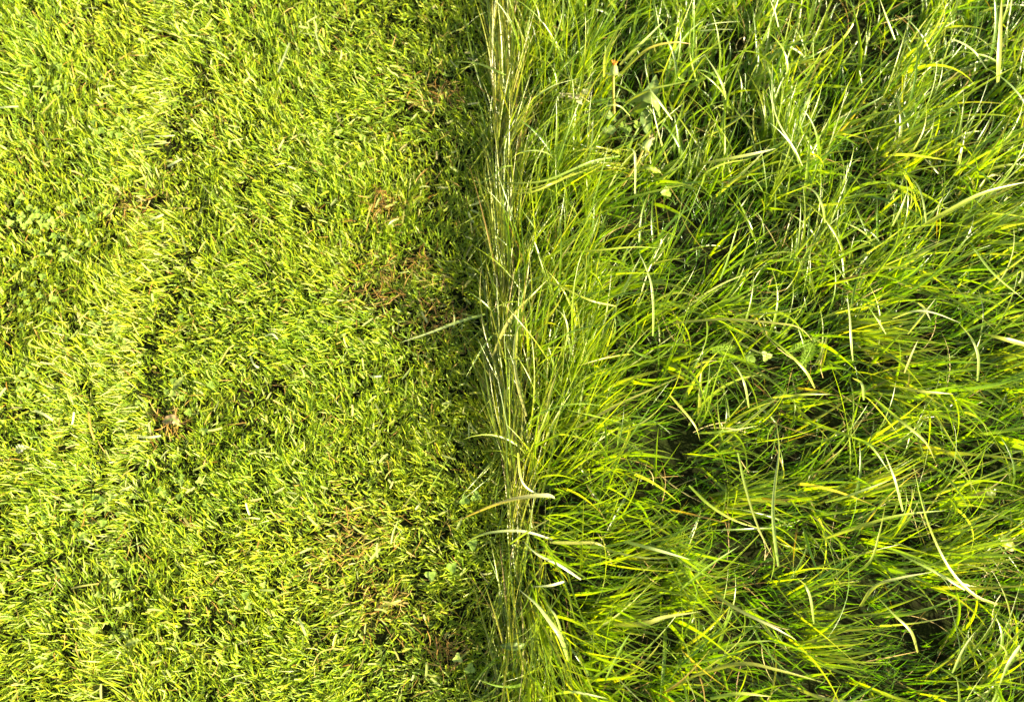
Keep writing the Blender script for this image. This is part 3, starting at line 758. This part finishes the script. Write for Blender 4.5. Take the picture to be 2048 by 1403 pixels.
CL = 'cut blades and straws lying on the mown lawn'
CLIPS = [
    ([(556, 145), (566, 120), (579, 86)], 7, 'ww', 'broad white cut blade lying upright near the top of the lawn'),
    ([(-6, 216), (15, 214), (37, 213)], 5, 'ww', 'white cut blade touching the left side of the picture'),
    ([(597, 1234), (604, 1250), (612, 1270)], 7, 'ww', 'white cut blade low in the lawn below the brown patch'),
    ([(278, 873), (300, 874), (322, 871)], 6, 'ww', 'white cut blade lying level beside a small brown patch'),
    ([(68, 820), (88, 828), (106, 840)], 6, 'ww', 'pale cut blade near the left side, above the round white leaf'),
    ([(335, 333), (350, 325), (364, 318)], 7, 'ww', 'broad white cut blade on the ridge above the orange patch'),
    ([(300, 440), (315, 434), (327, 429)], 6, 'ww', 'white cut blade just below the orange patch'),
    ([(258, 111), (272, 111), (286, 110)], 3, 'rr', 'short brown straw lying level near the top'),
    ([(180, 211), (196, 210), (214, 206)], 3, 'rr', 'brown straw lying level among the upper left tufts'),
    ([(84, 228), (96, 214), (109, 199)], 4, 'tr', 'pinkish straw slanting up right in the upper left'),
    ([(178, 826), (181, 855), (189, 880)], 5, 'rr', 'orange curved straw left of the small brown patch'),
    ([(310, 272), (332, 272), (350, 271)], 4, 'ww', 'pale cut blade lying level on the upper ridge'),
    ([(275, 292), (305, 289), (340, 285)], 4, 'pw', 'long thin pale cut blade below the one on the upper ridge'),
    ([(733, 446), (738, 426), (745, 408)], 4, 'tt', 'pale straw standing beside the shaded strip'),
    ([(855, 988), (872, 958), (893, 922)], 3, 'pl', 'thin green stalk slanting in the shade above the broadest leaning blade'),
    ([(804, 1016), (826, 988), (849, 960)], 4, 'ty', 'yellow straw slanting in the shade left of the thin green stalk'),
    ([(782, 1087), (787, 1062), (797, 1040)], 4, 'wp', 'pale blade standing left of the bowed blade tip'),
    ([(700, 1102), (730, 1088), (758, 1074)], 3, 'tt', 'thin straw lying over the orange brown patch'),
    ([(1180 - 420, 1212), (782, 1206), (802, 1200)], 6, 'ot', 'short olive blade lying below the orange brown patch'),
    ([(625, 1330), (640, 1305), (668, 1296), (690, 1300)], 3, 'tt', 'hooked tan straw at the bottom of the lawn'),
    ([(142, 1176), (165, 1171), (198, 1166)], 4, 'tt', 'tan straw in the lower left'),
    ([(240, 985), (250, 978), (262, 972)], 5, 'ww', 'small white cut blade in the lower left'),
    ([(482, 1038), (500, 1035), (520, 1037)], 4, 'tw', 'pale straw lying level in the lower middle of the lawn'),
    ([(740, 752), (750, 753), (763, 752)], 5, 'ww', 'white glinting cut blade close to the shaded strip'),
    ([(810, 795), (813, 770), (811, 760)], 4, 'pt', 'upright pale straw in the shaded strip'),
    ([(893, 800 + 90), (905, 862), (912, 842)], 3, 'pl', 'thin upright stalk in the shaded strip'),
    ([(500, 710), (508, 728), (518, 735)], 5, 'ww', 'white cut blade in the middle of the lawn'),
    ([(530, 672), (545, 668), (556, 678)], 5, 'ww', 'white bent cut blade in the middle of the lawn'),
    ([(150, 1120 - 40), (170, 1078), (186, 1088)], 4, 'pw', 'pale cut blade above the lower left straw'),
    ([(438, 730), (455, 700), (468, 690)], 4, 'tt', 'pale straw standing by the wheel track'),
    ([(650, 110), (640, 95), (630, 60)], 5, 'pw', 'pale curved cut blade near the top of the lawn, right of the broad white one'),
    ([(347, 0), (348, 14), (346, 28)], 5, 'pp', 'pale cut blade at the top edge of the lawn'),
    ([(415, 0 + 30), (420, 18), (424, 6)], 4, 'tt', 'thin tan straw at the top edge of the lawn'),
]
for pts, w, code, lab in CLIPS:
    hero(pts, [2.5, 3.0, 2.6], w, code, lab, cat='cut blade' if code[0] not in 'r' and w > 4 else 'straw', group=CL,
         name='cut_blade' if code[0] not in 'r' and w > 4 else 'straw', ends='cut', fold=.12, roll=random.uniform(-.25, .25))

# loose short clippings beyond counting
n = 1500
x, y = scatter(n, XMIN, .0, YMIN, YMAX)
ok = (x < edge_x(y) - .01); x, y = x[ok], y[ok]; n = len(x)
co, q, cc = blades(x, y, .016 + .010 * rng.random(n), rng.random(n) * 6.283, .008 + .014 * rng.random(n), 1.5 + rng.normal(0, .2, n),
                   1.6 + rng.normal(0, .2, n), .0016 + .0018 * rng.random(n), seg=3, lat=rng.normal(0, .4, n), roll=rng.normal(0, .3, n),
                   colr=pick(np.concatenate([PALE, PALE, YELLOWS, STRAW[2:3]]), n), blunt=True, fold=.12)
o = mesh_from('loose_clippings', co, q, cc, M_HERO)
tag(o, 'tiny pale clippings sprinkled over the mown lawn', 'clippings', kind='stuff')


# ------------------------------------------------------------------ clover
def leaflet_mesh(name, length, width, notch=.12, colr=(.16, .26, .10), pale=(.30, .38, .2), cup=.15):
    # heart shaped leaflet from the origin along +X with the pale chevron of white clover
    nu, nvv = 7, 6
    co, cc, qs = [], [], []
    for i in range(nu + 1):
        u = i / nu
        for j in range(-nvv // 2, nvv // 2 + 1):
            v = j / (nvv / 2)
            w = width * .5 * (math.sin(math.pi * min(1, u ** .75 * .97)) ** .6 if u > 0 else 0.04)
            if u == 1: w = width * .22
            x = length * (u + notch * (abs(v) - .6) * u * u)
            z = cup * width * (v * v) * .5 + .04 * length * math.sin(math.pi * u)
            co.append((x, w * v, z))
            m = math.exp(-((u - .45 - .25 * (1 - abs(v))) / .07) ** 2)
            cc.append([a * (1 - .7 * m) + b * .7 * m for a, b in zip(colr, pale)])
    k = nvv + 1
    for i in range(nu):
        for j in range(nvv):
            a = i * k + j
            qs.append([a, a + 1, a + 1 + k, a + k])
    me = bpy.data.meshes.new(name)
    me.from_pydata(co, [], qs)
    a = me.color_attributes.new('tint', 'FLOAT_COLOR', 'POINT')
    a.data.foreach_set('color', np.concatenate([np.array(cc), np.ones((len(cc), 1))], 1).astype(np.float32).ravel())
    me.polygons.foreach_set('use_smooth', [True] * len(me.polygons))
    me.materials.append(M_CLOVER)
    return me


def tube(pts, rads, k=7):
    pts = np.array(pts, float); n = len(pts)
    d = np.gradient(pts, axis=0); d /= np.linalg.norm(d, axis=1)[:, None]
    ref = np.array([.3, .9, .2])
    a = np.cross(d, ref); a /= np.linalg.norm(a, axis=1)[:, None]
    b = np.cross(d, a)
    th = np.arange(k) / k * 2 * math.pi
    r = np.broadcast_to(np.asarray(rads, float), (n,))[:, None, None]
    co = (pts[:, None] + r * (a[:, None] * np.cos(th)[None, :, None] + b[:, None] * np.sin(th)[None, :, None])).reshape(-1, 3)
    qs = [[i * k + j, i * k + (j + 1) % k, (i + 1) * k + (j + 1) % k, (i + 1) * k + j] for i in range(n - 1) for j in range(k)]
    return co, np.array(qs)


LEAFLETS = [leaflet_mesh('leaflet', .0072, .0070, colr=(.17, .27, .03), pale=(.26, .34, .10)),
            leaflet_mesh('leaflet', .0072, .0068, pale=(.30, .38, .12), colr=(.22, .32, .04), notch=.16),
            leaflet_mesh('leaflet', .0076, .0064, pale=(.33, .40, .15), colr=(.26, .35, .06), notch=.08)]
sc, sq = tube([(0, 0, 0), (.0005, .0003, .5), (0, 0, 1)], [.0006, .0005, .0005], 5)
stem_o = mesh_from('stem', sc, sq, np.tile(np.array([[.16, .24, .05]]), (len(sc), 1)), M_CLOVER)
STEM = stem_o.data
bpy.data.objects.remove(stem_o)


def clover(px, py, h, scale, label, group, tilt=.25):
    g = P(px, py, h)
    root = bpy.data.objects.new('clover_leaf', None); col.objects.link(root)
    root.empty_display_size = .01
    root.location = (g[0], g[1], 0.0)
    root.rotation_euler = (0, 0, random.uniform(0, 6.28))
    tag(root, label, 'clover', group)
    st = bpy.data.objects.new('stem', STEM); col.objects.link(st); st.parent = root
    st.scale = (1, 1, h)
    me = random.choice(LEAFLETS)
    tx, ty = random.uniform(-tilt, tilt), random.uniform(-tilt, tilt)
    for i in range(3):
        lf = bpy.data.objects.new('leaflet', me); col.objects.link(lf); lf.parent = root
        lf.location = (0, 0, h)
        e = Matrix.Rotation(tx, 4, 'X') @ Matrix.Rotation(ty, 4, 'Y') @ Matrix.Rotation(i * 2.094 + random.uniform(-.12, .12), 4, 'Z') @ Matrix.Rotation(random.uniform(-.3, .05), 4, 'Y')
        lf.rotation_euler = e.to_euler()
        s = scale * random.uniform(.92, 1.08)
        lf.scale = (s, s, s)
    return root


PATCHES = [  # cx, cy, sx, sy, count, label
    (75, 430, 55, 35, 34, 'white clover leaf in the thick patch by the left side of the lawn'),
    (180, 425, 30, 22, 8, 'white clover leaf left of the orange patch'),
    (120, 500, 50, 25, 14, 'white clover leaf just below the thick patch by the left side'),
    (120, 170, 60, 50, 12, 'white clover leaf scattered in the upper left of the lawn'),
    (200, 260, 60, 40, 12, 'white clover leaf scattered between the upper left tufts'),
    (60, 610, 50, 60, 18, 'white clover leaf scattered along the left side below the thick patch'),
    (230, 660, 50, 60, 10, 'white clover leaf on the ridge left of the wheel track'),
    (330, 800, 60, 50, 9, 'white clover leaf around the small brown patch'),
    (50, 760, 45, 40, 9, 'white clover leaf low by the left side'),
    (190, 1040, 60, 50, 13, 'white clover leaf in the lower left of the lawn'),
    (240, 1210, 60, 60, 9, 'white clover leaf near the bottom left corner'),
    (380, 610, 30, 30, 4, 'white clover leaf in the middle of the lawn by the wheel track'),
    (360, 990, 60, 50, 8, 'white clover leaf in the lower middle of the lawn'),
    (470, 1200, 60, 60, 7, 'white clover leaf in the bottom middle of the lawn'),
    (690, 300, 60, 50, 5, 'white clover leaf in the upper middle of the lawn'),
]
for cx, cy, sx, sy, cnt, lab in PATCHES:
    for i in range(cnt):
        clover(cx + random.gauss(0, sx * .6), cy + random.gauss(0, sy * .6), random.uniform(.013, .022), random.uniform(.55, .88), lab,
               'white clover leaves in the mown lawn')
for px, py, s, lab in [(905, 1135, 1.15, 'large clover leaf in the shade below the bowed blade'),
                       (862, 1150, 1.2, 'large dark clover leaf left of the one below the bowed blade'),
                       (940, 1335, 1.15, 'large clover leaf near the bottom of the shaded strip'),
                       (915, 1330 - 15, 1.0, 'clover leaf beside the large one near the bottom of the shaded strip'),
                       (930, 1000, 1.1, 'clover leaf in the shade above the broad tan blade'),
                       (952, 992, 1.1, 'small clover leaf nearest the combed edge above the broad tan blade'),
                       (945, 1088, 1.2, 'clover leaf inside the bend of the bowed blade')]:
    clover(px, py, .024, s, lab, 'large clover leaves in the shaded strip')
for px, py, lab in [(1255, 262, 'pale clover leaf between the two flower stalks'), (1240, 250, 'clover leaf at the foot of the upright flower stalk'),
                    (1275, 250, 'clover leaf under the broad weed leaf'), (1532, 712, 'dark clover leaf deep in the long grass'),
                    (1500, 715, 'dark clover leaf left of the one deep in the long grass'), (1332, 385, 'clover leaf below the nodding flower head')]:
    clover(px, py, .03, 1.25, lab, 'clover leaves inside the long grass')


# ------------------------------------------------------------------ broad weed leaves
def weed_leaf(pts, zs, wpx, base_c, label, cat, name, lobes=0, mid=(.28, .36, .10), group=None):
    pts = np.array(pts, float)
    z = np.interp(np.linspace(0, 1, len(pts)), np.linspace(0, 1, len(zs)), zs) / 100
    c = catmull(P(pts[:, 0], pts[:, 1], z), 25)
    d = np.gradient(c, axis=0); d /= np.linalg.norm(d, axis=1)[:, None]
    side = np.cross([0, 0, 1.0], d); side /= np.linalg.norm(side, axis=1)[:, None]
    s = np.linspace(0, 1, 25)
    prof = np.clip(np.sin(np.pi * s ** .8), .06, 1) ** .8
    if lobes: prof = prof * (1 - .45 * np.abs(np.sin(np.pi * lobes * s)) ** .7 * (s < .75))
    w = wpx * 1.46 / FPX * prof
    cols = np.array([-1, -.55, -.08, .08, .55, 1])
    co, cc = [], []
    for i in range(25):
        for v in cols:
            wav = .0012 * math.sin(i * 1.1 + v * 2)
            co.append(c[i] + side[i] * w[i] * .5 * v + np.array([0, 0, abs(v) * w[i] * .16 + wav * abs(v)]))
            cc.append([t_ * .62 for t_ in (mid if abs(v) < .1 else base_c)])
    qs = [[i * 6 + j, i * 6 + j + 1, (i + 1) * 6 + j + 1, (i + 1) * 6 + j] for i in range(24) for j in range(5)]
    base = c[0]
    o = mesh_from(name, np.array(co) - base, np.array(qs), np.array(cc), M_BROAD)
    o.location = base
    tag(o, label, cat, group)
    return o


WL = 'broad weed leaves among the grass'
WG = (.15, .24, .06)
weed_leaf([(1262, 232), (1285, 205), (1305, 180), (1312, 150)], [4, 7, 8, 7], 30, WG, 'broad dull green weed leaf pointing up between the two flower stalks', 'weed leaf', 'weed_leaf', group=WL)
weed_leaf([(1258, 205), (1285, 195), (1310, 205), (1320, 235)], [6, 8, 8, 5], 24, (.24, .34, .07), 'yellower broad weed leaf curving down, right of the upward pointing one', 'weed leaf', 'weed_leaf', group=WL)
weed_leaf([(1290, 220), (1292, 245), (1298, 275)], [5, 6, 4], 24, WG, 'broad weed leaf hanging toward the nodding flower head', 'weed leaf', 'weed_leaf', group=WL)
weed_leaf([(1235, 240), (1215, 230), (1195, 222)], [4, 6, 5], 22, WG, 'short weed leaf left of the upright flower stalk', 'weed leaf', 'weed_leaf', group=WL)
weed_leaf([(1232, 255), (1212, 265), (1200, 285)], [4, 5, 3], 24, (.10, .17, .05), 'weed leaf with shade put into its darker green, below the upright flower stalk', 'weed leaf', 'weed_leaf', group=WL)  # darker green carries this leaf's shade
weed_leaf([(1275, 345), (1290, 335), (1308, 340), (1322, 345)], [6, 8, 8, 7], 18, (.30, .40, .03), 'bright yellow green lobed leaf below the nodding flower head', 'weed leaf', 'weed_leaf', lobes=3, group=WL)
weed_leaf([(1960, 1000), (1975, 990), (1992, 985)], [3, 4, 4], 28, (.24, .29, .03), 'dull yellowish broad leaf near the right side', 'weed leaf', 'weed_leaf', group=WL)
weed_leaf([(2028, 1100), (2012, 1082), (2004, 1062)], [3, 4, 4], 22, (.28, .30, .03), 'yellowish broad leaf below the dull one near the right side', 'weed leaf', 'weed_leaf', group=WL)
weed_leaf([(32, 902), (40, 897), (52, 895)], [2.6, 3, 2.8], 17, (.50, .52, .36), 'round whitish leaf lying on the lawn near the left side', 'leaf', 'pale_leaf')
weed_leaf([(1000, 1290), (1030, 1292), (1055, 1288)], [5, 6, 5], 14, (.15, .24, .05), 'small broad leaf under the combed edge near the bottom', 'weed leaf', 'weed_leaf', group=WL)
weed_leaf([(325, 845), (345, 838), (362, 850)], [2, 2.6, 2.2], 18, (.48, .33, .18), 'pinkish dead leaf on the small brown patch', 'leaf', 'dead_leaf')
weed_leaf([(250, 1290), (268, 1282), (282, 1278)], [2.4, 2.8, 2.6], 14, (.28, .34, .05), 'flat yellow green leaf near the bottom of the lawn', 'leaf', 'lawn_leaf')
weed_leaf([(345, 780), (358, 765), (372, 748)], [2.4, 3, 2.8], 14, (.26, .33, .06), 'smooth yellow green leaf above the small brown patch', 'leaf', 'lawn_leaf')


# withered pale leaf with curled lobes
def withered():
    g = P(1150, 192, .075)
    root = bpy.data.objects.new('withered_leaf', None); col.objects.link(root)
    root.location = g; root.empty_display_size = .01
    tag(root, 'withered cream coloured leaf with curled lobes in the upper long grass', 'withered leaf')
    lobes = [((1126, 190), (1118, 196), 12), ((1140, 190), (1141, 203), 12), ((1152, 196), (1166, 212), 15),
             ((1158, 194), (1176, 178), 13), ((1150, 190), (1160, 204), 12)]
    for a, b, w in lobes:
        o = weed_leaf([a, ((a[0] + b[0]) / 2 + 2, (a[1] + b[1]) / 2 - 2), b], [7.2, 8.2, 6.8], w, (.55, .52, .33), None, None, 'curled_lobe', mid=(.5, .46, .28))
        o.location = Vector(o.location) - root.location
        o.parent = root
    c, q = tube([P(1118, 186, .07), P(1140, 188, .074), P(1160, 191, .073), P(1180, 205, .06)], [.0008, .001, .001, .0009])
    mesh_from('midrib', c - g, q, np.tile([[.42, .40, .2]], (len(c), 1)), M_BROAD, root)


withered()


# feathery leaf
def feathery(px, py, ang, ln, label):
    g = P(px, py, .07)
    root = bpy.data.objects.new('feathery_leaf', None); col.objects.link(root)
    root.location = g; root.empty_display_size = .01
    root.rotation_euler = (0, 0, R(ang))
    tag(root, label, 'weed leaf', 'feathery leaves among the long grass')
    c, q = tube([(0, 0, 0), (ln * .5, 0, .008), (ln, 0, .002)], [.0009, .0007, .0003])
    mesh_from('midrib', c, q, np.tile([[.22, .33, .04]], (len(c), 1)), M_BROAD, root)
    bx, by, ba, bl = [], [], [], []
    for i in range(18):
        t = (i + 1) / 20
        for sd in (-1, 1):
            L_ = .011 * math.sin(math.pi * (t * .85 + .1))
            a = sd * R(62)
            for k in range(2):
                bx.append(ln * t + math.cos(a) * L_ * k / 3.2); by.append(math.sin(a) * L_ * k / 3.2)
                ba.append(a + random.uniform(-.8, .8)); bl.append(L_ * .6)
            bx.append(ln * t); by.append(0); ba.append(a); bl.append(L_)
    m = len(bx)
    co, q, cc = blades(np.array(bx), np.array(by), .006, np.array(ba), np.array(bl), 1.2 + .3 * rng.random(m), 1.5, .0006, seg=3,
                       colr=np.tile([[.20, .32, .02]], (m, 1)), roll=rng.normal(0, .3, m), fold=.1)
    mesh_from('leaflets', co, q, cc, M_BROAD, root)


feathery(1575, 705, 22, .05, 'upper feathery bright green leaf in the centre of the long grass')
feathery(1600, 735, 60, .04, 'lower feathery bright green leaf in the centre of the long grass')
feathery(1420, 705, 10, .035, 'feathery dark leaf left of the bright pair')


# ------------------------------------------------------------------ spent dandelions
def dandelion(stem_px, zs, head_dir, head_len, label, orange=False):
    pts = np.array(stem_px, float)
    z = np.interp(np.linspace(0, 1, len(pts)), np.linspace(0, 1, len(zs)), zs) / 100
    c = catmull(P(pts[:, 0], pts[:, 1], z), 14)
    root = bpy.data.objects.new('spent_dandelion', None); col.objects.link(root)
    root.location = c[0]; root.empty_display_size = .01
    tag(root, label, 'flower', 'spent dandelions in the upper long grass')
    tc, tq = tube(c - c[0], np.linspace(.0021, .0016, 14), 9)
    mesh_from('stalk', tc, tq, np.tile([[.40, .34, .10]], (len(tc), 1)), M_BROAD, root)
    tip = c[-1] - c[0]
    hd = Vector(head_dir).normalized()
    qt = hd.to_track_quat('Z', 'Y').to_matrix()
    # calyx: a fluted cup
    k = 14
    prof = [(0, .0016), (.10, .0042), (.3, .0058), (.6, .0052), (.85, .0040), (1, .0032)]
    co = []
    for t, r in prof:
        for j in range(k):
            a = j / k * 6.283
            rr = r * (1 + .12 * (j % 2))
            co.append(tip + np.array(qt @ Vector((math.cos(a) * rr, math.sin(a) * rr, t * head_len))))
    qs = [[i * k + j, i * k + (j + 1) % k, (i + 1) * k + (j + 1) % k, (i + 1) * k + j] for i in range(len(prof) - 1) for j in range(k)]
    co = np.array(co)
    mesh_from('calyx', co, np.array(qs), np.tile([[.30, .36, .12]], (len(co), 1)), M_BROAD, root)
    for nm, cnt, z0, ln, inc, cl in (('bract', 9, .12, .011, (1.2, 2.5), (.44, .46, .30)), ('petals', 1, .9, .009, (.1, .9), (.55, .48, .30) if not orange else (.6, .26, .05))):
        for b in range(cnt):
            if nm == 'bract':
                aa = np.array([b / cnt * 6.283 + .2]); m = 1; wd = .0032
            else:
                m = 46; aa = rng.random(m) * 6.283; wd = .0010
            co, q, cc = blades(np.cos(aa) * (.004 if nm == 'bract' else .0022), np.sin(aa) * (.004 if nm == 'bract' else .0022), z0 * head_len, aa,
                               np.full(m, ln) * (.8 + .4 * rng.random(m)), np.full(m, inc[0]), inc[0] + (inc[1] - inc[0]) * (.5 + .7 * rng.random(m)),
                               wd, seg=5, colr=np.tile([cl], (m, 1)), fold=.2, flat_floor=-9)
            co = np.array([list(qt @ Vector(v)) for v in co]) + tip
            mesh_from(nm, co, q, cc, M_BROAD, root)


dandelion([(1228, 245), (1228, 215), (1227, 185), (1227, 152)], [2, 6, 9, 11], (.05, .75, .55), .015,
          'spent dandelion with an upright tan stalk and an orange tinged head', True)
dandelion([(1245, 370), (1262, 345), (1276, 322), (1286, 300)], [3, 7, 9.5, 11], (.55, .75, .25), .017,
          'nodding spent dandelion with shaggy pale bracts and a curved orange stalk')

print('objects', len(bpy.data.objects), 'faces', sum(len(m.polygons) for m in bpy.data.meshes))
